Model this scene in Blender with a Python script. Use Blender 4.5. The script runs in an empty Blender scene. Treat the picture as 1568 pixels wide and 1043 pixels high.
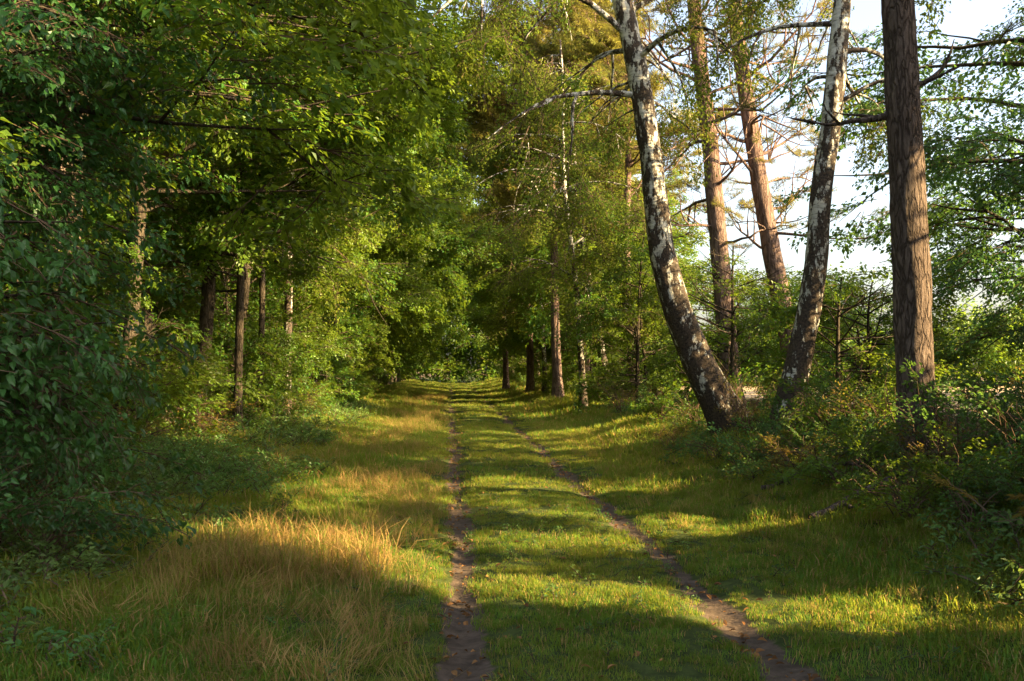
import bpy, math, random
import numpy as np
from mathutils import Vector, noise as mnoise
rng = np.random.default_rng(11)
random.seed(5)
scene = bpy.context.scene
COL = scene.collection

# ------------------------------------------------------------------ sun
SUN_EL = math.radians(22.5); SUN_AZ = math.radians(110)
S = np.array([math.sin(SUN_AZ)*math.cos(SUN_EL), math.cos(SUN_AZ)*math.cos(SUN_EL), math.sin(SUN_EL)])

# ------------------------------------------------------------------ terrain
def xc(y):
    y = np.clip(np.asarray(y, float), -5, 130)
    return 0.95 - 0.062*y
def sstep(a, b, x):
    t = np.clip((x-a)/(b-a), 0, 1); return t*t*(3-2*t)
def wob(x, y):
    return (np.sin(x*1.7+y*0.6)*np.cos(y*1.1-x*0.4)*0.5 + np.sin(x*3.9-y*2.3+1.0)*0.25 + np.sin(y*5.1+x*2.2)*np.sin(x*6.0-y)*0.22)
def rut_mask(u, y):
    w = 0.125 + 0.03*np.sin(y*1.3) + 0.02*np.sin(y*3.7+1)
    o = 0.04*np.sin(y*0.5) + 0.02*np.sin(y*1.9)
    a = np.exp(-((u+0.87+o)/w)**4)
    b = np.exp(-((u-0.87+o)/(w*0.95))**4)
    return a, b
def H(x, y):
    x = np.asarray(x, float); y = np.asarray(y, float)
    u = x - xc(y)
    o = 0.04*np.sin(y*0.5) + 0.02*np.sin(y*1.9)
    z = -0.075*np.exp(-((u+0.87+o)/0.22)**2) - 0.06*np.exp(-((u-0.87+o)/0.22)**2)
    z = z + 0.35*sstep(1.8, 6, -u)
    z = z + 0.55*sstep(1.8, 5, u) - 0.35*sstep(8, 16, u)
    z = z + wob(x, y)*0.035*sstep(0.2, 2.5, np.abs(u)) + wob(x*3, y*3)*0.012
    return z

# ------------------------------------------------------------------ materials
def newmat(name):
    m = bpy.data.materials.new(name); m.use_nodes = True
    nt = m.node_tree; nt.nodes.clear()
    out = nt.nodes.new('ShaderNodeOutputMaterial')
    return m, nt, out
def N(nt, t, **kw):
    n = nt.nodes.new(t)
    for k, v in kw.items(): setattr(n, k, v)
    return n
def mixc(nt, fac, a, b, mode='MIX'):
    n = nt.nodes.new('ShaderNodeMix'); n.data_type = 'RGBA'; n.blend_type = mode
    for s, v in ((n.inputs[0], fac), (n.inputs[6], a), (n.inputs[7], b)):
        if isinstance(v, bpy.types.NodeSocket): nt.links.new(v, s)
        elif isinstance(v, (int, float)): s.default_value = v
        else: s.default_value = (*v, 1)
    return n.outputs[2]
def ramp(nt, src, stops):
    n = nt.nodes.new('ShaderNodeValToRGB')
    e = n.color_ramp.elements
    while len(e) < len(stops): e.new(0.5)
    for i, (p, c) in enumerate(stops):
        e[i].position = p
        e[i].color = (c, c, c, 1) if isinstance(c, (int, float)) else (*c, 1)
    nt.links.new(src, n.inputs[0]); return n.outputs[0]
def maprange(nt, src, a, b, c, d):
    n = nt.nodes.new('ShaderNodeMapRange')
    for i, v in enumerate((a, b, c, d)): n.inputs[i+1].default_value = v
    nt.links.new(src, n.inputs[0]); return n.outputs[0]
def noise(nt, vec, scale, detail=3, rough=0.55):
    n = nt.nodes.new('ShaderNodeTexNoise'); n.inputs['Scale'].default_value = scale
    n.inputs['Detail'].default_value = detail; n.inputs['Roughness'].default_value = rough
    if vec is not None: nt.links.new(vec, n.inputs['Vector'])
    return n.outputs[0]

def leafmat(name, a, b, c, tr, tfac=0.45, gloss=0.0, rough=.4, yel=0.5):
    m, nt, out = newmat(name)
    geo = N(nt, 'ShaderNodeNewGeometry')
    oi = N(nt, 'ShaderNodeAttribute'); oi.attribute_name = 'rv'; orand = oi.outputs['Fac']
    rnd = geo.outputs['Random Per Island']
    base = mixc(nt, rnd, a, b)
    nz = noise(nt, geo.outputs['Position'], 0.35, 0)
    f = maprange(nt, nz, 0.42, 0.62, 0.0, yel)
    base = mixc(nt, f, base, c)
    val = maprange(nt, orand, 0, 1, 0.5, 1.45)
    base = mixc(nt, 1.0, base, val, 'MULTIPLY')
    if gloss > 0:
        p = N(nt, 'ShaderNodeBsdfPrincipled')
        p.inputs['Roughness'].default_value = rough
        p.inputs['Specular IOR Level'].default_value = gloss
        nt.links.new(base, p.inputs['Base Color'])
    else:
        p = N(nt, 'ShaderNodeBsdfDiffuse'); nt.links.new(base, p.inputs['Color'])
    t = N(nt, 'ShaderNodeBsdfTranslucent')
    nt.links.new(mixc(nt, 0.55, base, tr), t.inputs['Color'])
    mx = N(nt, 'ShaderNodeMixShader'); mx.inputs[0].default_value = tfac
    nt.links.new(p.outputs[0], mx.inputs[1]); nt.links.new(t.outputs[0], mx.inputs[2])
    nt.links.new(mx.outputs[0], out.inputs[0])
    return m

M_leaf = leafmat('deciduous_leaf', (0.028,0.10,0.015), (0.085,0.165,0.018), (0.15,0.175,0.016), (0.39,0.50,0.025), .45, .3, .45)
M_near = leafmat('glossy_leaf', (0.02,0.08,0.022), (0.05,0.13,0.03), (0.06,0.13,0.028), (0.20,0.38,0.05), 0.38, 0.35, .38, 0.3)
M_birch = leafmat('birch_leaf', (0.06,0.12,0.02), (0.11,0.17,0.028), (0.20,0.20,0.03), (0.44,0.48,0.05))
M_loc = leafmat('oak_leaf', (0.03,0.10,0.028), (0.06,0.15,0.036), (0.09,0.15,0.03), (0.26,0.44,0.05), .42, .35, .42)
M_needle = leafmat('pine_needle', (0.09,0.13,0.033), (0.16,0.17,0.042), (0.30,0.24,0.05), (0.56,0.46,0.07), 0.38)
M_grass = leafmat('grass_blade', (0.05,0.145,0.03), (0.105,0.205,0.034), (0.22,0.23,0.04), (0.64,0.62,0.045), 0.5)
M_dry = leafmat('dry_grass_blade', (0.32,0.19,0.07), (0.48,0.31,0.13), (0.26,0.22,0.07), (0.80,0.50,0.17), 0.47)
M_weed = leafmat('weed_leaf', (0.05,0.14,0.035), (0.10,0.18,0.045), (0.13,0.17,0.04), (0.32,0.42,0.06), .42, .25, .4)
M_litter = leafmat('fallen_leaf', (0.12,0.06,0.03), (0.34,0.16,0.06), (0.25,0.15,0.06), (0.3,0.14,0.03), 0.15)
M_autumn = leafmat('autumn_shrub_leaf', (0.20,0.13,0.03), (0.08,0.14,0.028), (0.22,0.11,0.035), (0.50,0.38,0.05))

def barkmat(name, cols, sc=(9,9,1.6), bump=0.6, zorange=None):
    m, nt, out = newmat(name)
    tc = N(nt, 'ShaderNodeTexCoord'); mp = N(nt, 'ShaderNodeMapping')
    mp.inputs['Scale'].default_value = sc
    nt.links.new(tc.outputs['Object'], mp.inputs[0])
    wn = N(nt, 'ShaderNodeTexNoise'); wn.inputs['Scale'].default_value = .9; wn.inputs['Detail'].default_value = 4; nt.links.new(mp.outputs[0], wn.inputs[0])
    sc_ = N(nt, 'ShaderNodeVectorMath'); sc_.operation = 'SCALE'; sc_.inputs['Scale'].default_value = 2.6; nt.links.new(wn.outputs['Color'], sc_.inputs[0])
    add = N(nt, 'ShaderNodeVectorMath'); add.operation = 'ADD'
    nt.links.new(mp.outputs[0], add.inputs[0]); nt.links.new(sc_.outputs[0], add.inputs[1])
    v = N(nt, 'ShaderNodeTexVoronoi'); v.feature = 'DISTANCE_TO_EDGE'; v.inputs['Scale'].default_value = 1.1
    nt.links.new(add.outputs[0], v.inputs['Vector'])
    cr = maprange(nt, v.outputs[0], 0.0, 0.16, 0, 1)
    nz = noise(nt, mp.outputs[0], 3.0, 7, 0.7)
    big = noise(nt, tc.outputs['Object'], 2.0, 3)
    col = ramp(nt, nz, [(0.32, cols[1]), (0.68, cols[2])])
    col = mixc(nt, maprange(nt, big, .4, .65, 0, .6), col, cols[1])
    if zorange:
        sp = N(nt, 'ShaderNodeSeparateXYZ'); nt.links.new(tc.outputs['Object'], sp.inputs[0])
        f = maprange(nt, sp.outputs[2], zorange[0], zorange[1], 0, .8)
        col = mixc(nt, f, col, ramp(nt, nz, [(0.3, (0.12,0.065,0.045)), (0.7, (0.26,0.155,0.11))]))
    crf = N(nt, 'ShaderNodeMath'); crf.operation = 'MULTIPLY_ADD'; crf.inputs[1].default_value = .75; crf.inputs[2].default_value = .25
    nt.links.new(cr, crf.inputs[0])
    col = mixc(nt, crf.outputs[0], cols[0], col)
    p = N(nt, 'ShaderNodeBsdfPrincipled'); p.inputs['Roughness'].default_value = 0.9
    p.inputs['Specular IOR Level'].default_value = 0.15
    nt.links.new(col, p.inputs['Base Color'])
    h = N(nt, 'ShaderNodeMath'); h.operation = 'MULTIPLY_ADD'; h.inputs[1].default_value = 1.6
    nt.links.new(nz, h.inputs[0]); nt.links.new(cr, h.inputs[2])
    b = N(nt, 'ShaderNodeBump'); b.inputs['Strength'].default_value = bump; b.inputs['Distance'].default_value = 0.035
    nt.links.new(h.outputs[0], b.inputs['Height']); nt.links.new(b.outputs[0], p.inputs['Normal'])
    nt.links.new(p.outputs[0], out.inputs[0]); return m
M_pine = barkmat('pine_bark', ((0.035,0.022,0.016), (0.10,0.07,0.055), (0.27,0.20,0.165)), (11,11,2.6), .9)
M_pineO = barkmat('red_pine_bark', ((0.05,0.03,0.022), (0.13,0.085,0.07), (0.27,0.19,0.155)), (7,7,1.5), 0.7, (3.0, 10.0))
M_bark = barkmat('forest_bark', ((0.02,0.015,0.01), (0.05,0.038,0.026), (0.11,0.085,0.06)), (12,12,2.5))
def birchmat():
    m, nt, out = newmat('birch_bark')
    tc = N(nt, 'ShaderNodeTexCoord')
    mp = N(nt, 'ShaderNodeMapping'); mp.inputs['Scale'].default_value = (1.6,1.6,9); nt.links.new(tc.outputs['Object'], mp.inputs[0])
    mp2 = N(nt, 'ShaderNodeMapping'); mp2.inputs['Scale'].default_value = (4.2,4.2,1.7); nt.links.new(tc.outputs['Object'], mp2.inputs[0])
    len_ = noise(nt, mp.outputs[0], 3.0, 4, 0.6)
    pat = noise(nt, mp2.outputs[0], 1.6, 7, 0.72)
    sp = N(nt, 'ShaderNodeSeparateXYZ'); nt.links.new(tc.outputs['Object'], sp.inputs[0])
    t1 = maprange(nt, sp.outputs[2], 0.0, 2.8, 0.14, 0.07)
    t2 = maprange(nt, sp.outputs[2], 2.8, 8.0, 0.0, -0.03)
    thr = N(nt, 'ShaderNodeMath'); thr.operation = 'ADD'; nt.links.new(t1, thr.inputs[0]); nt.links.new(t2, thr.inputs[1])
    ad = N(nt, 'ShaderNodeMath'); ad.operation = 'SUBTRACT'; nt.links.new(pat, ad.inputs[0]); nt.links.new(thr.outputs[0], ad.inputs[1])
    mask = ramp(nt, ad.outputs[0], [(0.45, 0.0), (0.475, 1.0)])
    white = ramp(nt, len_, [(0.34, (0.12,0.10,0.08)), (0.42, (0.45,0.42,0.36)), (0.65, (0.68,0.64,0.56))])
    fine = noise(nt, tc.outputs['Object'], 30, 5)
    dark = ramp(nt, fine, [(0.3, (0.015,0.012,0.01)), (0.7, (0.10,0.07,0.05))])
    col = mixc(nt, mask, dark, white)
    p = N(nt, 'ShaderNodeBsdfPrincipled'); p.inputs['Roughness'].default_value = 0.75; p.inputs['Specular IOR Level'].default_value = 0.2
    nt.links.new(col, p.inputs['Base Color'])
    h = N(nt, 'ShaderNodeMath'); h.operation = 'MULTIPLY_ADD'; h.inputs[1].default_value = -0.6
    nt.links.new(mask, h.inputs[0]); nt.links.new(fine, h.inputs[2])
    b = N(nt, 'ShaderNodeBump'); b.inputs['Strength'].default_value = 0.7; b.inputs['Distance'].default_value = 0.03
    nt.links.new(h.outputs[0], b.inputs['Height']); nt.links.new(b.outputs[0], p.inputs['Normal'])
    nt.links.new(p.outputs[0], out.inputs[0]); return m
M_birchbark = birchmat()
def plain(name, c1, c2):
    m, nt, out = newmat(name); geo = N(nt, 'ShaderNodeNewGeometry')
    p = N(nt, 'ShaderNodeBsdfDiffuse')
    nt.links.new(mixc(nt, geo.outputs['Random Per Island'], c1, c2), p.inputs['Color']); nt.links.new(p.outputs[0], out.inputs[0]); return m
M_twig = plain('twig_bark', (0.06,0.04,0.028), (0.14,0.095,0.065))
M_stem = plain('reddish_stem_bark', (0.07,0.04,0.028), (0.17,0.11,0.075))

# ------------------------------------------------------------------ mesh helpers
class MB:
    def __init__(s): s.v=[]; s.f3=[]; s.f4=[]; s.m3=[]; s.m4=[]; s.n=0
    def add(s, v, f, mat=0):
        v = np.asarray(v, float).reshape(-1,3); f = np.asarray(f, int)+s.n
        if f.shape[1]==3: s.f3.append(f); s.m3.append(np.full(len(f), mat))
        else: s.f4.append(f); s.m4.append(np.full(len(f), mat))
        s.v.append(v); s.n += len(v)
    def mesh(s, name, mats, smooth=False):
        me = bpy.data.meshes.new(name)
        v = np.concatenate(s.v) if s.v else np.zeros((0,3))
        f3 = np.concatenate(s.f3) if s.f3 else np.zeros((0,3), int)
        f4 = np.concatenate(s.f4) if s.f4 else np.zeros((0,4), int)
        mi = np.concatenate((s.m3 or [])+(s.m4 or [])) if (s.m3 or s.m4) else np.zeros(0,int)
        me.vertices.add(len(v)); me.vertices.foreach_set('co', v.ravel())
        L = np.concatenate([f3.ravel(), f4.ravel()])
        me.loops.add(len(L)); me.loops.foreach_set('vertex_index', L.astype(np.int32))
        tot = np.concatenate([np.full(len(f3),3), np.full(len(f4),4)]).astype(np.int32)
        st = np.concatenate([[0], np.cumsum(tot)[:-1]]).astype(np.int32) if len(tot) else tot
        me.polygons.add(len(tot)); me.polygons.foreach_set('loop_start', st)
        for m in mats: me.materials.append(m)
        me.polygons.foreach_set('material_index', mi.astype(np.int32))
        me.polygons.foreach_set('use_smooth', np.full(len(tot), smooth))
        me.update(calc_edges=True); me.validate()
        return me

def tube(mb, pts, rad, sides=6, mat=0, bumpf=None):
    pts = np.asarray(pts, float); rad = np.asarray(rad, float); n = len(pts)
    t = np.gradient(pts, axis=0); t /= np.linalg.norm(t, axis=1)[:,None]+1e-9
    ref = np.array([1.,0,0]) if abs(t[:,2]).mean() > 0.6 else np.array([0,0,1.])
    a = np.cross(t, ref); a /= np.linalg.norm(a, axis=1)[:,None]+1e-9
    b = np.cross(t, a)
    th = np.linspace(0, 2*math.pi, sides, endpoint=False)
    R = rad[:,None]*np.ones(sides)
    if bumpf is not None: R = R*bumpf(pts, th)
    v = pts[:,None,:] + R[:,:,None]*(np.cos(th)[None,:,None]*a[:,None,:] + np.sin(th)[None,:,None]*b[:,None,:])
    i = np.arange(n-1)[:,None]*sides; j = np.arange(sides)[None,:]; k = (j+1)%sides
    f = np.stack([i+j, i+k, i+sides+k, i+sides+j], -1).reshape(-1,4)
    mb.add(v, f, mat)

def leaves(mb, base, d, nrm, L, W, fold=0.18, mat=0, detailed=False):
    d = d/(np.linalg.norm(d,axis=1)[:,None]+1e-9)
    side = np.cross(nrm, d); side /= np.linalg.norm(side,axis=1)[:,None]+1e-9
    up = np.cross(d, side)
    L = L[:,None]; W = W[:,None]; n = len(base)
    if not detailed:
        v = np.stack([base, base+d*L*.42+side*W*.5+up*W*fold, base+d*L-up*L*.12, base+d*L*.42-side*W*.5+up*W*fold], 1)
        f = (np.arange(n)[:,None,None]*4 + np.array([[0,1,2],[0,2,3]])[None]).reshape(-1,3)
    else:
        v = np.stack([base, base+d*L*.3+side*W*.45+up*W*fold, base+d*L*.3-side*W*.45+up*W*fold,
                      base+d*L*.62+side*W*.42+up*(W*fold-L*.05), base+d*L*.62-side*W*.42+up*(W*fold-L*.05),
                      base+d*L-up*L*.2, base+d*L*.3, base+d*L*.62-up*L*.05], 1)
        f = (np.arange(n)[:,None,None]*8 + np.array([[0,1,6],[0,6,2],[1,3,7],[1,7,6],[6,7,4],[6,4,2],[3,5,7],[7,5,4]])[None]).reshape(-1,3)
    mb.add(v, f, mat)

def proto_spray(name, mat, n, L, leafL, ratio, droop, seed, detailed=False, zs=0.08, upn=1.0, ntw=9):
    r = np.random.default_rng(seed); mb = MB()
    ts = np.linspace(0,1,4)
    main = np.stack([ts*L, 0.05*L*np.sin(ts*4+seed), -droop*L*ts**2], 1)
    tw = [main]
    for k in range(ntw):
        t = 0.12+0.8*k/ntw+r.uniform(-.03,.03); p = np.array([np.interp(t,ts,main[:,i]) for i in range(3)])
        ang = (1 if k%2 else -1)*r.uniform(.5,1.1); l = L*.5*(1-.55*t)*r.uniform(.7,1.2)
        q = np.linspace(0,1,3)
        tw.append(p+np.stack([np.cos(ang)*l*q, np.sin(ang)*l*q, r.uniform(-.15,.2)*l*q-droop*l*q**2*.8],1))
    for i,w in enumerate(tw): tube(mb, w if (i==0 or detailed) else w[::2], np.linspace(.009 if i==0 else .005,.002,len(w) if (i==0 or detailed) else 2), 3, 1)
    idx = r.integers(0, len(tw), n); idx[:n//5]=0
    B=[];D=[]
    for i in idx:
        w=tw[i]; t=r.uniform(.12,1)**.8*(len(w)-1); k=min(int(t),len(w)-2); f=t-k
        B.append(w[k]*(1-f)+w[k+1]*f); dd=w[k+1]-w[k]; dd=dd/np.linalg.norm(dd)
        a=r.uniform(.3,1.2)*r.choice([-1,1]); c,s=math.cos(a),math.sin(a)
        D.append([dd[0]*c-dd[1]*s, dd[0]*s+dd[1]*c, dd[2]-r.uniform(-.1,.5)])
    B=np.array(B)+r.normal(0,1,(n,3))*np.array([.02,.02,zs])*L
    D=np.array(D)+r.normal(0,.2,(n,3)); Nn=np.array([0,0,upn])+r.normal(0,.45,(n,3))
    LL=leafL*r.uniform(.65,1.2,n)
    leaves(mb,B,D,Nn,LL,LL*ratio,.18,0,detailed)
    return bpy.data.objects.new(name, mb.mesh(name,[mat,M_twig]))

def proto_needles(name, seed, n=260, L=.6, nl=.085, w=.007):
    r=np.random.default_rng(seed); mb=MB(); ts=np.linspace(0,1,4)
    main=np.stack([ts*L,0*ts,.12*L*ts**2],1); tw=[main]
    for k in range(7):
        t=.25+.1*k; p=np.array([t*L,0,.12*L*t*t]); a=(1 if k%2 else -1)*r.uniform(.5,1.); l=L*.42*r.uniform(.6,1.2); q=np.linspace(0,1,2)
        tw.append(p+np.stack([np.cos(a)*l*q,np.sin(a)*l*q,r.uniform(0,.45)*l*q],1))
    for i,t_ in enumerate(tw): tube(mb,t_,np.linspace(.009,.004,len(t_)),3,1)
    B=[];D=[]
    for i in range(n):
        w_=tw[r.integers(0,len(tw))]; t=r.uniform(.25,1)**.7*(len(w_)-1); k=min(int(t),len(w_)-2); f=t-k
        B.append(w_[k]*(1-f)+w_[k+1]*f); dd=w_[k+1]-w_[k]; dd/=np.linalg.norm(dd)
        x=r.normal(0,1,3); x-=dd*x.dot(dd); x/=np.linalg.norm(x); D.append(dd*.6+x)
    leaves(mb,np.array(B),np.array(D),r.normal(0,1,(n,3)),nl*r.uniform(.7,1.2,n),np.full(n,w),0.1,0)
    return bpy.data.objects.new(name, mb.mesh(name,[M_needle,M_twig]))

def proto_grass(name, mat, n, rad, h, w, seed, lean=.5, mat2=None, f2=.1, simple=False):
    r=np.random.default_rng(seed); mb=MB()
    a=r.uniform(0,6.28,n); rr=rad*np.sqrt(r.uniform(0,1,n)); base=np.stack([rr*np.cos(a),rr*np.sin(a),-.01+0*a],1)
    hh=h*r.uniform(.45,1.25,n); b=r.uniform(0,6.28,n); ln=r.uniform(.1,lean*1.6,n)
    d=np.stack([np.cos(b),np.sin(b),0*b],1); sd=np.stack([-np.sin(b),np.cos(b),0*b],1)*(w*.5)
    m=base+d*(ln*hh*.3)[:,None]+np.array([0,0,.6])*hh[:,None]; t=base+d*(ln*hh)[:,None]+np.array([0,0,1.])*(hh*(1-.25*ln))[:,None]
    v=np.stack([base-sd,base+sd,t] if simple else [base-sd,base+sd,m-sd*.8,m+sd*.8,t],1)
    F=np.array([[0,1,2]]) if simple else np.array([[0,1,3],[0,3,2],[2,3,4]])
    k=int(n*(1-f2)) if mat2 else n; nv=v.shape[1]
    for lo,hi,mi in ((0,k,0),(k,n,1)):
        if hi<=lo: continue
        c=hi-lo; mb.add(v[lo:hi].reshape(-1,3),(np.arange(c)[:,None,None]*nv+F[None]).reshape(-1,3),mi)
    return bpy.data.objects.new(name, mb.mesh(name,[mat]+([mat2] if mat2 else [])))

def coll(name, objs, ext=1.0):
    c=bpy.data.collections.new(name); c.use_fake_user=True; c['ext']=ext
    for o in objs: c.objects.link(o)
    return c
C_leaf=coll('leaf_sprays',[proto_spray('leaf_spray',M_leaf,95,1.0,.10,.62,.12,s,ntw=6) for s in (1,2,3)])
C_far=coll('far_leaf_sprays',[proto_spray('far_leaf_spray',M_leaf,64,1.0,.145,.65,.12,s,zs=.14,ntw=4) for s in (4,5,6)])
C_near=coll('glossy_sprays',[proto_spray('glossy_spray',M_near,56,.8,.09,.55,.2,s,True) for s in (7,8,9)],.8)
C_birch=coll('birch_sprays',[proto_spray('birch_spray',M_birch,100,1.0,.06,.75,.15,s,zs=.1,upn=.4) for s in (10,11)])
C_oak=coll('oak_sprays',[proto_spray('oak_spray',M_loc,75,1.0,.10,.6,.18,s,zs=.06) for s in (12,13,14)])
C_aut=coll('autumn_sprays',[proto_spray('autumn_spray',M_autumn,50,.8,.06,.6,.12,s,zs=.1) for s in (15,16)],.8)
C_fern=coll('fern_sprays',[proto_spray('fern_spray',m_,120,.7,.075,.28,.3,s,zs=.01,ntw=2) for s,m_ in ((31,M_weed),(32,M_weed),(33,M_autumn))],.7)
C_pine=coll('pine_sprays',[proto_needles('pine_spray',s,220) for s in (17,18,19)],.6)
C_pinef=coll('far_pine_sprays',[proto_needles('far_pine_spray',s,130,.9,.15,.022) for s in (20,21)],.9)
C_grass=coll('grass_tufts',[proto_grass('grass_tuft',M_grass,110,.2,.085,.0065,s,.8,M_dry,.15) for s in (22,23,24)],.2)
C_grassf=coll('far_grass_tufts',[proto_grass('far_grass_tuft',M_grass,90,.3,.11,.017,s,.8,M_dry,.15,True) for s in (25,26)],.3)
C_dry=coll('dry_tufts',[proto_grass('dry_tuft',M_dry,70,.14,.24,.0045,s,.8,M_grass,.35) for s in (27,28)],.2)
C_weed=coll('weed_sprays',[proto_spray('weed_spray',M_weed,24,.28,.06,.5,.1,s,False,zs=.12,ntw=4) for s in (29,30)],.3)
def litter(s):
    mb=MB()
    leaves(mb,np.array([[0,0,.012]]),np.array([[1.,0,.1]]),np.array([[0,.2,1.]]),np.array([.06]),np.array([.035]),.3,0,True)
    return bpy.data.objects.new('leaf',mb.mesh('leaf',[M_litter]))
C_lit=coll('litter_leaves',[litter(1)],.1)

_ng={}
def inst_group(c):
    if c.name in _ng: return _ng[c.name]
    g=bpy.data.node_groups.new('scatter_'+c.name,'GeometryNodeTree')
    g.interface.new_socket('Geometry',in_out='INPUT',socket_type='NodeSocketGeometry')
    g.interface.new_socket('Geometry',in_out='OUTPUT',socket_type='NodeSocketGeometry')
    n=g.nodes; gi=n.new('NodeGroupInput'); go=n.new('NodeGroupOutput'); iop=n.new('GeometryNodeInstanceOnPoints')
    ci=n.new('GeometryNodeCollectionInfo'); ci.inputs['Collection'].default_value=c
    ci.inputs['Separate Children'].default_value=True; ci.inputs['Reset Children'].default_value=True
    def na(nm,t):
        a=n.new('GeometryNodeInputNamedAttribute'); a.data_type=t; a.inputs[0].default_value=nm; return a.outputs[0]
    e=n.new('FunctionNodeEulerToRotation'); L=g.links.new
    L(na('rot','FLOAT_VECTOR'),e.inputs[0]); L(gi.outputs[0],iop.inputs['Points']); L(ci.outputs[0],iop.inputs['Instance'])
    iop.inputs['Pick Instance'].default_value=True
    L(na('idx','INT'),iop.inputs['Instance Index']); L(e.outputs[0],iop.inputs['Rotation']); L(na('scl','FLOAT'),iop.inputs['Scale'])
    rm=n.new('GeometryNodeRealizeInstances'); L(iop.outputs[0],rm.inputs[0])
    L(rm.outputs[0],go.inputs[0]); _ng[c.name]=g; return g
def scatter(name, P, R, Sc, c, parent=None, origin=(0,0,0)):
    P=np.asarray(P,float)-np.asarray(origin); n=len(P)
    me=bpy.data.meshes.new(name); me.vertices.add(n); me.vertices.foreach_set('co',P.ravel())
    a=me.attributes.new('rot','FLOAT_VECTOR','POINT'); a.data.foreach_set('vector',np.asarray(R,float).ravel())
    a=me.attributes.new('scl','FLOAT','POINT'); a.data.foreach_set('value',np.asarray(Sc,float))
    a=me.attributes.new('rv','FLOAT','POINT'); a.data.foreach_set('value',rng.uniform(0,1,n))
    a=me.attributes.new('idx','INT','POINT'); a.data.foreach_set('value',rng.integers(0,len(c.objects),n).astype(np.int32))
    o=bpy.data.objects.new(name,me); COL.objects.link(o)
    md=o.modifiers.new('scatter','NODES'); md.node_group=inst_group(c)
    if parent: o.parent=parent
    return o

# ------------------------------------------------------------------ sun gaps in the canopy
T=[(-2.5,8.85,.2,.32),(-1.9,8.6,.2,.36),(-1.1,8.1,.15,.32),(-.5,7.75,.1,.26),(.3,7.2,.05,.32),(1.1,6.85,.1,.26),(2.1,6.45,.15,.38),(2.7,6.3,.2,.3),
   (1.95,10,.15,.28),(-.1,11.6,.05,.2),(.2,9.3,.05,.2),(-.1,19,0,.42),(.7,18.8,0,.3),(1.6,20.5,0,.4),(2.8,21,.2,.5),(-3.2,14,.2,.22),(3,13,.2,.2),
   (-3.4,28,.1,.6),(-4.6,27,.2,.5),(-2.6,24,.1,.3),(-.6,25,0,.4),(-2,36,0,.6),(.5,33,0,.5),(1.9,30,.1,.5),(-1,43,0,.6),(-3,52,0,.8),(-3,62,0,.9),(-4,75,0,1.5),(-5,88,0,2.),(-5.8,98,1,2.5),(-6,110,2,3.),(-6.5,118,4,3.5),
   (4.55,11.5,2,.3),(4.55,11.5,2.8,.3),(4.52,11.5,3.6,.3),(3.3,18,1.7,.3),(2.85,18,3,.3),(4.6,15.5,2.6,.3),(6.5,19,3.2,.9),(7.5,20,2,.8),(5.5,22,1.5,.6),(4,24,1,.5),
   (-5.6,20,1.2,.5),(-6,26,2.5,.7),(-5.8,31,3,.8),(-5,16,.8,.3),(3.9,40,3,1),(2.5,38,6,1.2),(5,33,4,1),(6,14,1.2,.4),(4.6,13,.8,.3),
   (-6,14,2,.4),(-6.4,18,3,.6),(-7,22,2,.5),(-6.5,17,5,.6),(-5.3,8.5,4,.25),(-9,18,2,.8),(-10,25,3,1.),(-8,13,3,.6),(-9,20,6,1.),(2,41,10,1.8),(1.5,41,14,2.2),(3.4,45,12,1.8),(0,54,9,1.8),(-6,35,5,1.),(-7,45,6,1.2),
   (-4.9,24,3.5,.4),(-4.5,30,5,.6),(2.4,32,8,1.2),(9,22,3.5,.8),(-4,14,6,.35),(-4.5,18,7,.5),(-4.8,22,6,.5),(-4.2,27,6.5,.6),(-5,11.5,6,.3),(-3.8,20,9,.6),(-5,16,3.4,.3),(-3.8,8,5,.18),(-3.6,7.6,3.2,.14)]
for i in range(12):
    y=rng.uniform(10,45); T.append((float(xc(y))+rng.uniform(-4,4.2),y,.1,rng.uniform(.10,.2)))
T=np.array(T)
def keep(P, R, Z, ext, pad=.08):
    P=np.asarray(P); k=np.ones(len(P),bool); hl=ext*Z*.5
    C=P+np.stack([np.cos(R[:,2])*np.cos(R[:,1]),np.sin(R[:,2])*np.cos(R[:,1]),-np.sin(R[:,1])],1)*hl[:,None]
    for t in T:
        d=C-t[:3]; s=d@S; dist=np.linalg.norm(d-s[:,None]*S,axis=1)
        k&=~((s>1.0+t[3])&(dist<t[3]+pad+hl*.75))
    return k
T0=T[(T[:,3]>.25)&(T[:,1]<24)]
def limb_clear(P):
    d=P[:,None,:]-T0[None,:,:3]; s=d@S; dist=np.linalg.norm(d-s[:,:,None]*S,axis=2)
    return not np.any((s>2)&(dist<T0[None,:,3]*.9))
def trunk_ok(x,y,h):
    d=np.array([x,y])-T[:,:2]; s2=S[:2]/np.linalg.norm(S[:2]); a=d@s2; per=np.abs(d[:,0]*s2[1]-d[:,1]*s2[0])
    z=T[:,2]+a*math.tan(SUN_EL)
    return not np.any((a>.3)&(z<h*.75)&(per<T[:,3]*.6+.1)&(T[:,3]>.25)&(T[:,1]<20)&(T[:,2]<1))

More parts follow.
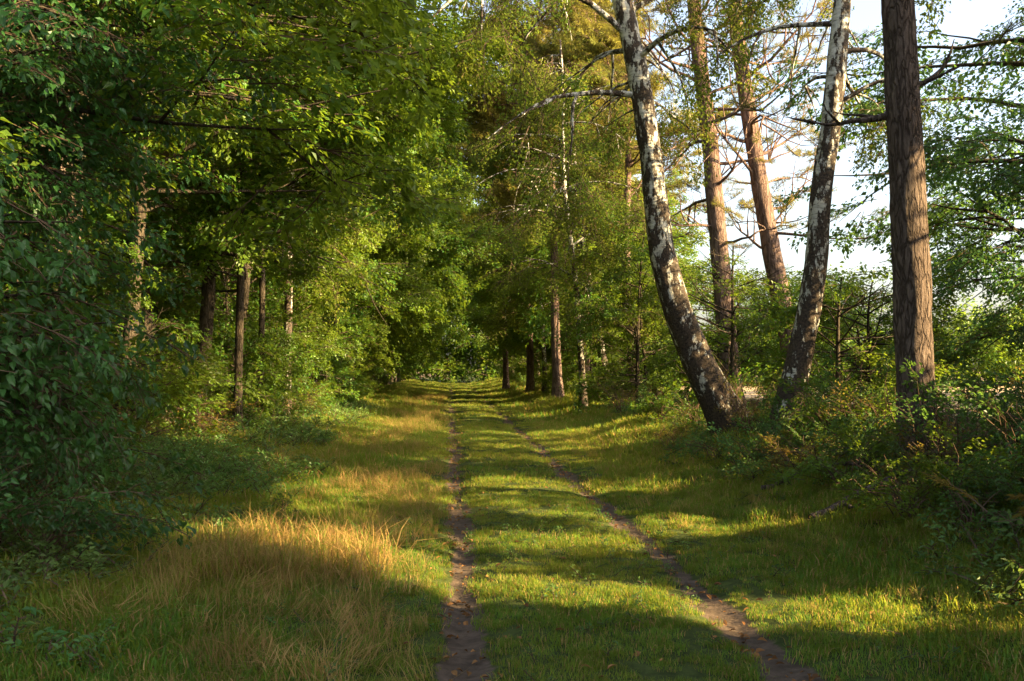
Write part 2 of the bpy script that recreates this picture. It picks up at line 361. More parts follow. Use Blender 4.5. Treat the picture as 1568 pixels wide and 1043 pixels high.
# ------------------------------------------------------------------ trees
def grow(name, tp, tr, bark, c, n_limbs=24, t0=.3, t1=.98, lenf=None, inc=(.1,.6), curl=0.0, crook=.08,
         nsub=2, nspray=16, pitch=(-.2,.5), scl=(.8,1.2), bias=(0,0), sides=8, jit=.25, lr=.22, hero=False, u0=.3, cull=True, seed=None, extra=None, limbcull=False):
    r=np.random.default_rng(seed if seed is not None else int(rng.integers(1e9)))
    tp=np.asarray(tp,float); tr=np.asarray(tr,float)
    seg=np.concatenate([[0],np.cumsum(np.linalg.norm(np.diff(tp,axis=0),axis=1))]); Lt=seg[-1]
    origin=tp[0].copy()
    nr=int(Lt/.07) if hero else max(8,int(Lt/.9))
    q=np.linspace(0,Lt,nr)
    def at(d): return np.stack([np.interp(d,seg,tp[:,i]) for i in range(3)],-1)
    pts=at(q)
    for _ in range(3 if not hero else int(nr/14)):
        pts[1:-1]=(pts[:-2]+pts[1:-1]*2+pts[2:])/4
    rad=np.interp(q,seg,tr)
    rad=rad*(1+.45*np.exp(-q/.28))
    mb=MB()
    def bf(p,th):
        R=np.ones((len(p),len(th)))
        for i in range(len(p)):
            for j,a in enumerate(th):
                v=Vector((math.cos(a)*2.6,math.sin(a)*2.6,p[i][2]*1.1+p[0][0]))
                R[i,j]=1+.10*mnoise.noise(v)+.05*mnoise.noise(v*3.1)+.04*mnoise.noise(v*7)
                R[i,j]+=.16*math.exp(-q[i]/.35)*math.sin(a*5+p[0][0])
        return R
    pl=pts.copy(); pl[0,2]-=.12
    tube(mb,pl-origin,rad,26 if hero else sides,0,bf if hero else None)
    P=[];R=[];Z=[]
    lenf=lenf or (lambda t:2.5*math.sin(math.pi*min(1,max(.08,(t-.1)))**.8))
    for i in range(n_limbs):
        t=t0+(t1-t0)*((i+r.uniform(0,1))/n_limbs)
        p=at(t*Lt); az=r.uniform(0,2*math.pi)
        if extra and i<len(extra): t,az=extra[i][0],extra[i][1]; p=at(t*Lt)
        l=lenf((t-t0)/(t1-t0))*r.uniform(.7,1.2)
        l*=1+bias[0]*math.cos(az)+bias[1]*math.sin(az)
        if l<.3: continue
        ii=r.uniform(*inc); n=8; pp=[p]; a=az; e=ii
        for k in range(n):
            a+=r.normal(0,crook); e+=curl/n+r.normal(0,crook*.7)
            pp.append(pp[-1]+np.array([math.cos(a)*math.cos(e),math.sin(a)*math.cos(e),math.sin(e)])*l/n)
        pp=np.array(pp); r0=max(.012,np.interp(t*Lt,seg,tr)*lr+.012*l**.5)
        if (not limbcull) or limb_clear(pp): tube(mb,pp-origin,np.linspace(r0,.006,len(pp)),6 if hero else 4,0)
        branches=[(pp,a,e,1.0)]
        for s in range(nsub):
            k=r.integers(2,n); sa=az+r.choice([-1,1])*r.uniform(.5,1.2); se=e+r.uniform(-.3,.4); sl=l*(.3+.35*(1-k/n)); sp=[pp[k]]
            for _ in range(4):
                sa+=r.normal(0,crook); se+=curl/6+r.normal(0,crook)
                sp.append(sp[-1]+np.array([math.cos(sa)*math.cos(se),math.sin(sa)*math.cos(se),math.sin(se)])*sl/4)
            sp=np.array(sp)
            if (not limbcull) or limb_clear(sp): tube(mb,sp-origin,np.linspace(r0*.5,.005,len(sp)),4 if hero else 3,0)
            branches.append((sp,sa,se,.6))
        ns=max(1,int(round(nspray*(l/2.5)+r.uniform(-.5,.5))))
        for s in range(ns):
            b,ba,be,_=branches[r.integers(0,len(branches))]
            t_=(u0+(1-u0)*r.uniform(0,1)**.8)*(len(b)-1); k=min(int(t_),len(b)-2); f=t_-k
            P.append(b[k]*(1-f)+b[k+1]*f+r.normal(0,jit,3)*np.array([1,1,.6]))
            R.append((r.normal(0,.35),r.uniform(*pitch),ba+r.normal(0,.75))); Z.append(r.uniform(*scl))
    e=bpy.data.objects.new(name,None); e.location=origin; e.empty_display_size=.3; COL.objects.link(e)
    o=bpy.data.objects.new('trunk',mb.mesh('trunk',[bark],True)); COL.objects.link(o); o.parent=e
    if P:
        P=np.array(P);R=np.array(R);Z=np.array(Z)
        if cull:
            k=keep(P,R,Z,c['ext']); P,R,Z=P[k],R[k],Z[k]
        if len(P): scatter('foliage',P,R,Z,c,e,origin)
    return e

def gz(x,y): return float(H(x,y))
def straight(x,y,h,r,lean=(0,0),wob_=.25):
    n=6; pts=[];rad=[]
    for i in range(n+1):
        t=i/n; pts.append((x+lean[0]*t+rng.normal(0,wob_)*(i>0)*t**.5*.6,y+lean[1]*t+rng.normal(0,wob_)*(i>0)*t**.5*.6,gz(x,y)+h*t)); rad.append(r*(1-.85*t)+.01)
    return pts,rad
prof=lambda Rm:(lambda t:Rm*(.45+.75*math.sin(math.pi*min(1,t*.9+.12))))

# hero leaning birch
grow('birch_tree',[(4.05,18,.45),(3.8,18,.9),(3.42,18,1.6),(2.97,18,2.72),(2.70,18,3.78),(2.55,18,5.3),(2.37,18,6.6),(2.02,18,8.3),(1.4,18.2,11),(1.0,18.3,14)],
     [.34,.32,.29,.25,.23,.20,.19,.18,.12,.03],M_birchbark,C_birch,32,.44,.98,prof(3.0),(.2,.8),-.9,.1,3,12,(.5,1.35),(.8,1.2),hero=True,seed=3,bias=(-.2,0))
grow('birch_tree',[(4.2,15.5,.3),(4.27,15.5,.9),(4.38,15.5,1.35),(4.59,15.5,2.26),(4.76,15.5,3.28),(4.82,15.5,4.3),(4.99,15.5,5.31),(5.1,15.5,6.33),(5.2,15.5,7.4),(5.5,15.7,10),(5.6,15.7,13)],
     [.25,.23,.21,.18,.17,.16,.155,.15,.13,.09,.02],M_birchbark,C_birch,24,.42,.98,prof(2.4),(.2,.8),-.9,.1,3,8,(.5,1.3),(.7,1.1),hero=True,seed=8)
grow('pine_tree',[(4.68,11.5,.35),(4.66,11.5,1.5),(4.62,11.5,3),(4.56,11.5,4.5),(4.5,11.5,6),(4.45,11.5,9),(4.4,11.5,14)],
     [.225,.21,.20,.19,.18,.15,.04],M_pine,C_pine,16,.30,.98,lambda t:(1.1 if t<.35 else 2.4),(-.1,.35),.2,.16,3,5,(-.6,.2),(.7,1.1),hero=True,seed=21,u0=.85,
     extra=[(.31,math.pi*.97),(.33,.2)])
grow('pine_tree',[(6.25,28,.4),(6.1,28,2),(5.85,28,5),(5.6,28,8),(5.25,28,11),(5.0,28,14),(5.0,28,18)],
     [.29,.27,.25,.23,.2,.16,.04],M_pineO,C_pine,30,.25,.98,prof(3.0),(-.25,.5),.3,.26,4,7,(-.7,.2),(1.0,1.5),hero=True,seed=5,u0=.7,lr=.14)
grow('pine_tree',[(8.1,28,.4),(7.9,28,2),(7.4,28,4.5),(6.9,28,7.5),(6.4,28,11),(6.2,28,14),(6.2,28,18)],
     [.31,.28,.26,.23,.2,.16,.04],M_pineO,C_pine,30,.25,.98,prof(3.2),(-.25,.5),.3,.26,4,7,(-.7,.2),(1.0,1.5),hero=True,seed=6,u0=.7,lr=.14)
# slim birch by the track, pines with gold crowns
grow('birch_tree',[(3.95,40,.35),(3.7,40,1.8),(3.3,40,3.8),(3.1,40,5),(2.7,40,7.5),(2.5,40,10),(2.4,40,13)],[.2,.18,.16,.15,.12,.08,.02],M_birchbark,C_birch,22,.42,.98,prof(2.0),(.2,.8),-.8,.1,2,13,(.4,1.3),(1,1.5),sides=10)
for (x,y,h,n) in ((1.9,41,19,46),(3.4,45,20,40),(1.0,54,20,42),(4.6,38,17,28),(-.4,68,22,42)):
    p,r_=straight(x,y,h,.2,(-.3,0))
    grow('pine_tree',p,r_,M_pineO,C_pinef,n,.34,.99,prof(2.8),(-.1,.5),.3,.14,3,24,(-.6,.2),(.9,1.4),u0=.3)
# birches over the middle of the track
for (x,y,h) in ((2.3,32,12),(2.0,60,17),(3.2,52,16),(1.6,48,15)):
    p,r_=straight(x,y,h,.11,(-.8,0)); grow('birch_tree',p,r_,M_birchbark,C_birch,34,.26,.98,prof(2.2),(.1,.8),-.8,.1,2,16,(.3,1.2),(1,1.5))
# right green tree layers (broad oak) behind near pine
p,r_=straight(9.3,16.5,11,.2,(-.5,0))
grow('oak_tree',p,r_,M_bark,C_oak,40,.24,.98,prof(3.1),(0,.5),-.3,.12,3,14,(0,.5),(.7,1.1),u0=.3,cull=False)
p,r_=straight(9.6,12.5,9,.16,(-.3,0))
grow('oak_tree',p,r_,M_bark,C_oak,30,.35,.98,prof(2.8),(0,.5),-.3,.12,3,9,(0,.5),(.7,1.1),u0=.3,limbcull=True)
p,r_=straight(12.4,23,6,.16,(-.3,0))
grow('oak_tree',p,r_,M_bark,C_oak,26,.3,.98,prof(2.4),(0,.5),-.3,.12,3,9,(0,.5),(.8,1.3),u0=.3,cull=False)
# understory trees on the right, behind the birches
for (x,y,h,Rm) in ((5.3,24,4.0,1.5),(6.9,21,3.0,1.3),(8.6,24,3.2,1.6),(3.9,31,5.5,1.8),(7.5,33,4.2,2.),(10.5,30,3.2,1.8),(5.0,35,7.5,2.),(9.5,34,4,2.2),(6.2,30,4.0,1.9)):
    p,r_=straight(x,y,h,.06); grow('young_tree',p,r_,M_bark,C_leaf,26,.06,.98,prof(Rm),(0,.7),0,.1,2,12,(-.4,.5),(.6,1.1),u0=.2)
# unseen trees added out of frame, right and behind, to shade the track
for (x,y,h) in ((8.3,5.5,8.5),(9.5,1,10),(8,-3,9),(11,-7,11),(13,3.5,11),(13,-2,10),(10,8.8,8),(13.5,8,9),(18,2,12),(18,9,10),(16,13,8.5),(14,19,7),(17,24,8),(20,30,9),(17,17.5,8),(25,37,10),(29,44,11),(34,52,11),(7.6,1.6,8),(11.5,5.8,9.5)):
    for _ in range(14):
        if trunk_ok(x,y,h): break
        y-=.25
    p,r_=straight(x,y,h,.13,(0,0),.1); grow('deciduous_tree',p,r_,M_bark,C_far,32,.04,.98,prof(3.1),(0,.6),0,.1,2,19,(-.3,.5),(1.1,1.6),u0=.15,limbcull=True)
# explicit left trunks
grow('pine_tree',[(-6.35,14,.2),(-6.4,14,3),(-6.45,14,6),(-6.5,14,10),(-6.5,14,15)],[.23,.21,.2,.17,.04],M_pine,C_pinef,20,.5,.98,prof(2.4),(0,.5),.2,.15,2,12,(-.5,.3),(.8,1.2),sides=16)
grow('deciduous_tree',[(-6.9,19.5,.2),(-7.1,19.5,1.5),(-7.4,19.5,3),(-7.6,20,8),(-7.6,20,14)],[.3,.26,.22,.17,.03],M_bark,C_leaf,32,.28,.98,prof(3.2),(0,.6),0,.1,2,15,(-.2,.5),(.8,1.2),sides=14)
grow('deciduous_tree',[(-6.55,20.5,.2),(-6.3,20.5,2),(-6.2,20.5,4),(-6.2,20.5,8),(-6.1,20.5,12)],[.17,.15,.13,.1,.03],M_bark,C_leaf,30,.3,.98,prof(3.),(0,.6),0,.1,2,15,(-.2,.5),(.8,1.2),sides=12,bias=(.4,0))
grow('deciduous_tree',[(-5.65,20.5,.2),(-5.62,20.5,2.5),(-5.55,20.5,6),(-5.4,20.5,10)],[.09,.085,.065,.02],M_bark,C_leaf,28,.3,.98,prof(2.6),(0,.6),0,.1,2,15,(-.2,.5),(.8,1.2),bias=(.4,0))
grow('birch_tree',[(-5.9,26,.2),(-5.85,26,3),(-5.8,26,7),(-5.7,26,12)],[.13,.11,.09,.02],M_birchbark,C_birch,24,.34,.98,prof(2.2),(.1,.8),-.8,.1,2,12,(.4,1.2),(1,1.4))
grow('deciduous_tree',[(-5.9,23.2,.2),(-5.8,23.2,3),(-5.9,23.2,7),(-5.7,23.2,12)],[.08,.07,.06,.02],M_bark,C_leaf,24,.32,.98,prof(2.4),(.1,.8),-.2,.1,2,12,(-.2,.5),(.8,1.2))

# left forest edge
y=9.5
while y<112:
    u=-6.8+rng.normal(0,.5); x=float(xc(y))+u; h=rng.uniform(12,16) if y<40 else rng.uniform(16,21)
    p,r_=straight(x,y,h,rng.uniform(.08,.15),(rng.uniform(.4,1.6)+(.9 if y>40 else 0),0))
    nf=y<42; low=.25 if y<28 else .1
    grow('deciduous_tree',p,r_,M_bark,C_leaf if nf else C_far,42 if nf else 34,low,.98,prof(3.5),(0,.65),-.1,.1,2,15 if nf else 10,(-.2,.55),(.8,1.25) if nf else (1.2,1.7),bias=(.4,-.05),u0=.2)
    y+=rng.uniform(3.2,4.2) if y<45 else rng.uniform(4.2,5.4)
# small understory trees at the left edge
for y in np.concatenate([[11,13,25],np.arange(28,60,3.4)]):
    x=float(xc(y))-(6.4 if y<26 else 5.6)+rng.normal(0,.4); h=rng.uniform(2,4.5)
    p,r_=straight(x,y,h,.03); grow('young_tree',p,r_,M_bark,C_leaf,18,.15,.98,prof(1.2),(0,.8),0,.1,1,12,(-.5,.5),(.5,.9),u0=.15)
# thicker understory between and in front of the left trunks
_st=rng.bit_generator.state
for i,(x,y,h,Rm) in enumerate(((-7.6,16.2,3.4,1.4),(-6.6,17.6,2.0,1.0),(-8.4,18,4.2,1.5),(-7.6,22,3.2,1.3),(-6.3,22.4,1.8,.9),(-7.2,24.5,3.8,1.4),(-6.3,26.5,2.6,1.2),(-9,21,4.5,1.6),(-8.4,25.5,4.5,1.6),(-5.9,15.6,1.4,.8))):
    p,r_=straight(x,y,h,.03); grow('young_tree',p,r_,M_bark,C_leaf,20,.06,.98,prof(Rm),(0,.8),0,.1,1,13,(-.5,.5),(.5,.95),u0=.15,seed=300+i)
rng.bit_generator.state=_st
# deeper left forest
placed=[];tries=0
while len(placed)<44 and tries<3000:
    tries+=1; x=rng.uniform(-32,-9); y=rng.uniform(10,85)
    if x>xc(y)-9 or x< -0.62*y-6: continue
    h=rng.uniform(12,17)
    if any((x-a)**2+(y-b)**2<12 for a,b in placed): continue
    placed.append((x,y)); p,r_=straight(x,y,h,rng.uniform(.12,.22))
    pine=rng.uniform()<.3
    if pine: grow('pine_tree',p,r_,M_pine,C_pinef,22,.5,.98,prof(2.6),(0,.5),.2,.14,2,12,(-.5,.3),(1.1,1.6))
    else: grow('deciduous_tree',p,r_,M_bark,C_far,26,.2,.98,prof(3.4),(0,.6),-.1,.1,2,8,(-.2,.5),(1.3,1.8),u0=.2)
# right forest in the distance
for y in np.arange(46,114,4.6):
    x=float(xc(y))+5.9+rng.normal(0,.5); h=rng.uniform(12,17); p,r_=straight(x,y,h,.14,(-.8,0))
    grow('deciduous_tree',p,r_,M_bark,C_far,30,.08,.98,prof(3.1),(0,.6),-.1,.1,2,11,(-.2,.5),(1.2,1.7),bias=(-.15,0),u0=.2)
for y in np.arange(50,110,7):
    x=min(float(xc(y))+10+rng.normal(0,.8),.10*y+.8)
    h=rng.uniform(8,12); p,r_=straight(x,y,h,.14)
    grow('deciduous_tree',p,r_,M_bark,C_far,26,.06,.98,prof(2.8),(0,.6),-.1,.1,2,10,(-.2,.5),(1.2,1.7),u0=.2)
for y in np.arange(33,60,3.4):
    x=float(xc(y))+5.3+rng.normal(0,.4); p,r_=straight(x,y,rng.uniform(2.5,6),.05)
    grow('young_tree',p,r_,M_bark,C_leaf,22,.05,.98,prof(1.5),(0,.8),0,.1,1,14,(-.5,.5),(.6,1),u0=.15)

# distant masses
def mass(name, n, fx, fy, hz, c, s, cull=False):
    x=fx(n); y=fy(n); top=hz(x); z=.2+top*rng.uniform(0,1,n)**.8
    P=np.stack([x,y,z],1); R=np.stack([rng.normal(0,.4,n),rng.uniform(-.4,.5,n),rng.uniform(0,6.28,n)],1); Z=rng.uniform(*s,n)
    if cull: k=keep(P,R,Z,1.); P,R,Z=P[k],R[k],Z[k]
    scatter(name,P,R,Z,c)
mass('distant_forest',2600,lambda n:rng.uniform(-40,16,n),lambda n:rng.uniform(117,127,n),lambda x:15+3*np.sin(x*.5)+1.5*np.sin(x*1.7),C_far,(2.4,3.8))
mass('distant_treeline',1700,lambda n:rng.uniform(11,90,n),lambda n:rng.uniform(80,92,n),lambda x:5.+1.6*np.sin(x*.33)+1.2*np.sin(x*1.1),C_far,(2,3.2))
mass('forest_understory',1500,lambda n:rng.uniform(-24,-9.8,n),lambda n:rng.uniform(17,44,n),lambda x:5.+1.5*np.sin(x*1.3),C_far,(1.1,1.8),True)

# near left glossy bush tree
grow('cherry_tree',[(-4.9,7.6,.2),(-4.85,7.6,2),(-4.7,7.7,4),(-4.7,7.7,6.5),(-4.7,7.7,8.5)],[.1,.09,.07,.05,.02],M_bark,C_near,60,.03,.98,
     lambda t:1.5-.25*t,(-.15,.5),-.3,.1,3,19,(0,.8),(.7,1.05),bias=(.18,0),u0=.15,seed=42,jit=.2,cull=False)
grow('cherry_tree',[(-5.8,10,.2),(-5.8,10,2),(-5.7,10,4),(-5.6,10,7)],[.08,.07,.05,.02],M_bark,C_near,40,.05,.98,
     lambda t:1.7,(-.1,.5),-.3,.1,3,13,(0,.7),(.8,1.2),bias=(.25,0),u0=.15,seed=43)

# shrubs
def bush(name,x,y,r,h,n,c,s=(.5,.9),stems=9,bare=0):
    z0=gz(x,y); mb=MB(); P=[];R=[];Z=[]
    for i in range(stems+bare):
        a=rng.uniform(0,6.28); q=np.linspace(0,1,6); l=r*rng.uniform(.4,1.1); hh=h*rng.uniform(.6,1.1)*(1.25 if i>=stems else 1)
        pp=np.stack([math.cos(a)*l*q**1.3,math.sin(a)*l*q**1.3,hh*(q-.25*q**3)-.03],1)+np.concatenate([[[0,0,0]],rng.normal(0,.04,(5,3))])
        tube(mb,pp,np.linspace(.008,.0022,6),4,0)
        if i>=stems: continue
        for k in range(max(1,n//stems)):
            t=rng.uniform(.15,1)*5; k2=min(int(t),4); f=t-k2
            P.append(pp[k2]*(1-f)+pp[k2+1]*f+rng.normal(0,.1,3)+[x,y,z0]); R.append((rng.normal(0,.4),rng.uniform(-1.1,.3),a+rng.normal(0,1.1))); Z.append(rng.uniform(*s))
    P=np.array(P);R=np.array(R);Z=np.array(Z); k=keep(P,R,Z,c['ext'],.0)
    e=bpy.data.objects.new(name,None); e.location=(x,y,z0); COL.objects.link(e)
    o=bpy.data.objects.new('stems',mb.mesh('stems',[M_stem],True)); COL.objects.link(o); o.parent=e
    if k.any(): scatter('foliage',P[k],R[k],Z[k],c,e,(x,y,z0))
for (x,y) in [(4.6,8.8),(5.2,9.4),(4.5,10.3),(5.6,11),(5.0,12.4),(4.3,13.4),(5.7,13.6),(5.3,15),(6.5,15.5),(3.9,16.8),(4.9,17.4),(6.2,18),(3.6,19.6),(4.7,20.4),(5.2,7.6),(6,8.2),(7,10),(7.2,12.5),(7.8,14.5),(3.5,22.5),(3.3,25),(3.1,27.5),(8.5,17),(5.3,10.4),(6.2,12.2),(4.9,14.2),(6.4,10.6)]:
    c=[C_leaf,C_oak,C_aut][int(rng.integers(0,3))]; hs_=.65 if x>5.9 else 1.
    if c is C_aut and x<5.2 and y<12: c=C_oak
    bush('shrub',x+rng.normal(0,.15),y,rng.uniform(.5,.9),rng.uniform(.8,1.25)*hs_,38,c,(.35,.7),13,6)
# low brambles and ferns that spill on to the right verge
for i,(x,y) in enumerate([(3.55,8.2),(3.75,9.5),(3.5,10.9),(3.6,12.2),(3.35,13.7),(3.2,15.2),(3.9,7.2),(4.1,8.9),(4.15,10.2),(4.1,11.8),(4.15,14.8),(3.9,13),(3.45,9.0),(3.0,17.2)]):
    c=[C_oak,C_fern,C_leaf,C_aut,C_oak][i%5]
    bush('bramble' if c is not C_fern else 'fern',x+rng.normal(0,.1),y,rng.uniform(.45,.7),rng.uniform(.35,.7),34,c,(.3,.55) if c is not C_fern else (.6,1.),9,5)
for y in np.arange(30,80,4.): bush('shrub',float(xc(y))+4.3+rng.normal(0,.3),y,1,rng.uniform(.6,1.4),30,C_leaf,(.6,1))
for y in np.arange(10,60,2.2): bush('shrub',float(xc(y))-5.4+rng.normal(0,.35),y,.8,rng.uniform(.5,1.0),30,C_leaf if rng.uniform()<.7 else C_aut,(.4,.8))
for (x,y) in ((-3.9,6.3),(-3.5,7.4),(-4.2,8.6),(-4.4,9.8)): bush('shrub',x,y,.5,.7,30,C_near,(.5,.8))

# fallen dead branch below the near pine
def fallen(p0,az,l,r,seed):
    rr=np.random.default_rng(seed); mb=MB(); pts=[np.array([0,0,.06])]; a=az
    for k in range(10):
        a+=rr.normal(0,.16); q=pts[-1]+np.array([math.cos(a),math.sin(a),0])*l/10
        q[2]=gz(p0[0]+q[0],p0[1]+q[1])-gz(*p0)+.05+.16*math.sin(k/10*3.0)+.05*rr.uniform(); pts.append(q)
    pts=np.array(pts); tube(mb,pts,np.linspace(r,.01,11),8,0)
    for k in (2,4,5,7,8):
        b=a+rr.choice([-1,1])*rr.uniform(.5,1.1); ll=rr.uniform(.35,.8); q=np.linspace(0,1,5)
        sp=pts[k]+np.stack([math.cos(b)*ll*q,math.sin(b)*ll*q,.5*ll*q*rr.uniform(.2,1.)],1)+np.concatenate([[[0,0,0]],rr.normal(0,.02,(4,3))])
        tube(mb,sp,np.linspace(r*.5,.004,5),5,0)
    o=bpy.data.objects.new('fallen_branch',mb.mesh('fallen_branch',[M_pine],True)); o.location=(p0[0],p0[1],gz(*p0)); COL.objects.link(o)
fallen((2.9,9.7),.45,2.0,.05,4); fallen((3.0,12.0),-.5,1.5,.03,9)

# ------------------------------------------------------------------ ground
def axis(lst):
    out=[lst[0][0]]
    for a,b,s in lst: out+=list(np.linspace(a,b,max(2,int((b-a)/s)+1))[1:])
    return np.array(out)
us=axis([(-700,-100,60),(-100,-30,10),(-30,-8,1),(-8,-2,.2),(-2,2,.05),(2,8,.2),(8,30,1),(30,100,10),(100,700,60)])
ys=axis([(-60,-5,5),(-5,3,.5),(3,14,.09),(14,40,.25),(40,130,1.2),(130,300,20),(300,900,100)])
Y,U=np.meshgrid(ys,us,indexing='ij'); X=U+xc(Y); Z=H(X,Y)
mb=MB(); ny,nx=Y.shape
i=np.arange(ny-1)[:,None]*nx; j=np.arange(nx-1)[None,:]
mb.add(np.stack([X,Y,Z],-1),np.stack([i+j,i+j+1,i+nx+j+1,i+nx+j],-1).reshape(-1,4),0)
m,nt,out=newmat('ground_soil_and_grass')
geo=N(nt,'ShaderNodeNewGeometry'); pos=geo.outputs['Position']
def attr(nm): a=N(nt,'ShaderNodeAttribute'); a.attribute_name=nm; return a.outputs['Fac']
n1=noise(nt,pos,9,6,.65); n2=noise(nt,pos,1.1,4); n3=noise(nt,pos,45,4,.7)
soil=ramp(nt,n1,[(.3,(.055,.04,.03)),(.7,(.15,.105,.078))])
gr=ramp(nt,n1,[(.3,(.03,.04,.012)),(.7,(.08,.10,.025))])
lit=ramp(nt,n3,[(.3,(.03,.02,.012)),(.7,(.14,.09,.045))])
fld=ramp(nt,n2,[(.3,(.34,.23,.15)),(.7,(.40,.31,.17))])
ad=N(nt,'ShaderNodeMath'); ad.operation='ADD'; nt.links.new(attr('dirt'),ad.inputs[0]); nt.links.new(maprange(nt,n1,.3,.7,-.3,.3),ad.inputs[1])
col=mixc(nt,ramp(nt,ad.outputs[0],[(.3,0.),(.6,1.)]),gr,soil)
col=mixc(nt,attr('litter'),col,lit); col=mixc(nt,attr('field'),col,fld)
p=N(nt,'ShaderNodeBsdfPrincipled'); p.inputs['Roughness'].default_value=.95; p.inputs['Specular IOR Level'].default_value=.1
nt.links.new(col,p.inputs['Base Color'])
b=N(nt,'ShaderNodeBump'); b.inputs['Strength'].default_value=.8; b.inputs['Distance'].default_value=.03
hh=N(nt,'ShaderNodeMath'); hh.operation='MULTIPLY_ADD'; hh.inputs[1].default_value=.4; nt.links.new(n3,hh.inputs[0]); nt.links.new(n1,hh.inputs[2])
nt.links.new(hh.outputs[0],b.inputs['Height']); nt.links.new(b.outputs[0],p.inputs['Normal']); nt.links.new(p.outputs[0],out.inputs[0])
me=mb.mesh('ground',[m],True)
ra,rb=rut_mask(U,Y)
for nm,v in (('dirt',np.clip(ra+rb,0,1)),('litter',np.clip(sstep(4.2,6,-U)+sstep(4.0,5.6,U)*(1-sstep(8,11,U)),0,1)),('field',sstep(9,13,U))):
    a=me.attributes.new(nm,'FLOAT','POINT'); a.data.foreach_set('value',v.ravel().astype(np.float32))
g=bpy.data.objects.new('ground',me); COL.objects.link(g)

# ------------------------------------------------------------------ grass, weeds, litter
def gpts(n,u0,u1,y0,y1):
    y=rng.uniform(y0,y1,n); u=rng.uniform(u0,u1,n); return u,y
def lay(name,u,y,c,s,tilt=.12,dz=0.):
    x=u+xc(y); n=len(u); P=np.stack([x,y,H(x,y)+dz],1)
    scatter(name,P,np.stack([rng.normal(0,tilt,n),rng.normal(0,tilt,n),rng.uniform(0,6.28,n)],1),s,c)
def grassy(n,u0,u1,y0,y1,thr=.25):
    u,y=gpts(n,u0,u1,y0,y1); a,b=rut_mask(u,y); k=(a<thr)&(b<thr+.1)
    dd=np.minimum(np.abs(u+.87),np.abs(u-.87)); k&=(dd>.15)|(rng.uniform(0,1,n)<.25)
    return u[k],y[k]
def gs(u,y,a,b):
    # shorter on the crown of the track, longer on the verges
    return rng.uniform(a,b,len(u))*(.62+.55*sstep(1.1,2.4,np.abs(u)))*(.85+.5*wob(u*1.3,y*1.3))
u,y=grassy(7000,-5,5.2,3.2,13); lay('grass',u,y,C_grass,gs(u,y,.7,1.25))
u,y=grassy(5200,-5.4,5.4,13,30); lay('grass',u,y,C_grassf,gs(u,y,.7,1.2))
u,y=grassy(4500,-5.4,5,30,112,.4); lay('grass',u,y,C_grassf,gs(u,y,1.1,1.7))
def drymask(u,y,k): 
    w=np.exp(-((u+2.1)/.8)**2)*(.22+.75*wob(u*.8+3,y*.55)); return rng.uniform(0,1,len(u))<w*k
u,y=gpts(3400,-4.5,-1.05,3.4,16); k=drymask(u,y,1.); lay('dry_grass',u[k],y[k],C_dry,rng.uniform(.35,1.1,k.sum()),.3)
u,y=gpts(3500,-4.5,-1.1,16,60); k=drymask(u,y,1.); lay('dry_grass',u[k],y[k],C_dry,rng.uniform(.7,1.3,k.sum()),.3)
u,y=gpts(800,1.3,4.5,4.5,30); k=rng.uniform(0,1,800)<.5; lay('dry_grass',u[k],y[k],C_dry,rng.uniform(.3,.7,k.sum()),.3)
u,y=gpts(110,-3.1,-1.5,7.3,9.1); lay('dry_grass',u,y,C_dry,rng.uniform(.9,1.5,110),.2)
def weeds(n,u0,u1,y0,y1,a,b,side=0):
    u,y=gpts(n,u0,u1,y0,y1); k=rng.uniform(0,1,n)<(.45+.9*wob(u*.7+5,y*.5)+.3*side*(np.abs(u)-4)); u,y=u[k],y[k]; n=len(u)
    x=u+xc(y); P=np.stack([x,y,H(x,y)+.02],1)
    scatter('weeds',P,np.stack([rng.normal(0,.3,n),rng.uniform(-1.2,-.2,n),rng.uniform(0,6.28,n)],1),rng.uniform(a,b,n),C_weed)
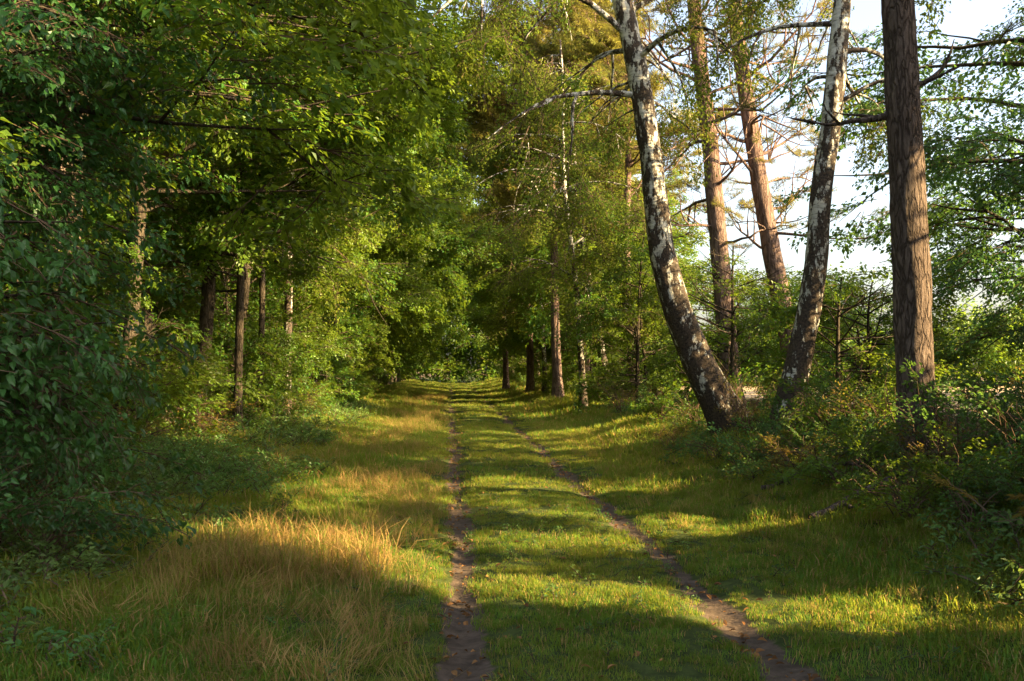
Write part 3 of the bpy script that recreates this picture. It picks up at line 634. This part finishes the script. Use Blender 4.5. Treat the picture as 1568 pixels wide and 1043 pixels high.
weeds(3400,-5.6,-2.7,5,16,.5,1.1,1); weeds(2200,-6,-3.3,16,35,.8,1.4,1); weeds(2000,2.5,5.2,4.2,14,.5,1.3,1); weeds(1200,3.6,5.8,14,30,.8,1.4,1); weeds(900,-3,3,4,12,.2,.5)
def lit_(n,f):
    u=f(n); y=3.5+rng.uniform(0,1,n)**1.5*24; x=u+xc(y); P=np.stack([x,y,H(x,y)+.008],1)
    scatter('fallen_leaves',P,np.stack([rng.normal(0,.4,n),rng.normal(0,.4,n),rng.uniform(0,6.28,n)],1),rng.uniform(.4,1.1,n),C_lit)
lit_(480,lambda n:-.87+rng.normal(0,.12,n)); lit_(420,lambda n:.87+rng.normal(0,.12,n))
lit_(700,lambda n:rng.uniform(-5,5,n)); 

# ------------------------------------------------------------------ sky, sun, camera
w=bpy.data.worlds.new('World'); scene.world=w; w.use_nodes=True
wn=w.node_tree; bg=wn.nodes['Background']; sky=wn.nodes.new('ShaderNodeTexSky'); sky.sky_type='NISHITA'; sky.sun_disc=False
sky.sun_elevation=SUN_EL; sky.sun_rotation=SUN_AZ; sky.dust_density=4.0; sky.air_density=1.0; sky.ozone_density=.6
hs=wn.nodes.new('ShaderNodeHueSaturation'); hs.inputs['Saturation'].default_value=.8
wn.links.new(sky.outputs[0],hs.inputs['Color']); wn.links.new(hs.outputs[0],bg.inputs[0]); bg.inputs[1].default_value=.54
l=bpy.data.lights.new('sun','SUN'); l.energy=30; l.angle=math.radians(.5); l.color=(1,.76,.38)
lo=bpy.data.objects.new('sun',l); COL.objects.link(lo); lo.rotation_euler=Vector(S).to_track_quat('Z','Y').to_euler(); lo.location=(20,-10,20)
cam=bpy.data.cameras.new('camera'); co=bpy.data.objects.new('camera',cam); COL.objects.link(co)
cam.lens=35; cam.sensor_width=36; cam.clip_end=3000; co.location=(0,0,1.6); co.rotation_euler=(math.radians(91.65),0,0)
scene.camera=co
scene.view_settings.view_transform='Standard'; scene.view_settings.look='None'; scene.view_settings.exposure=0
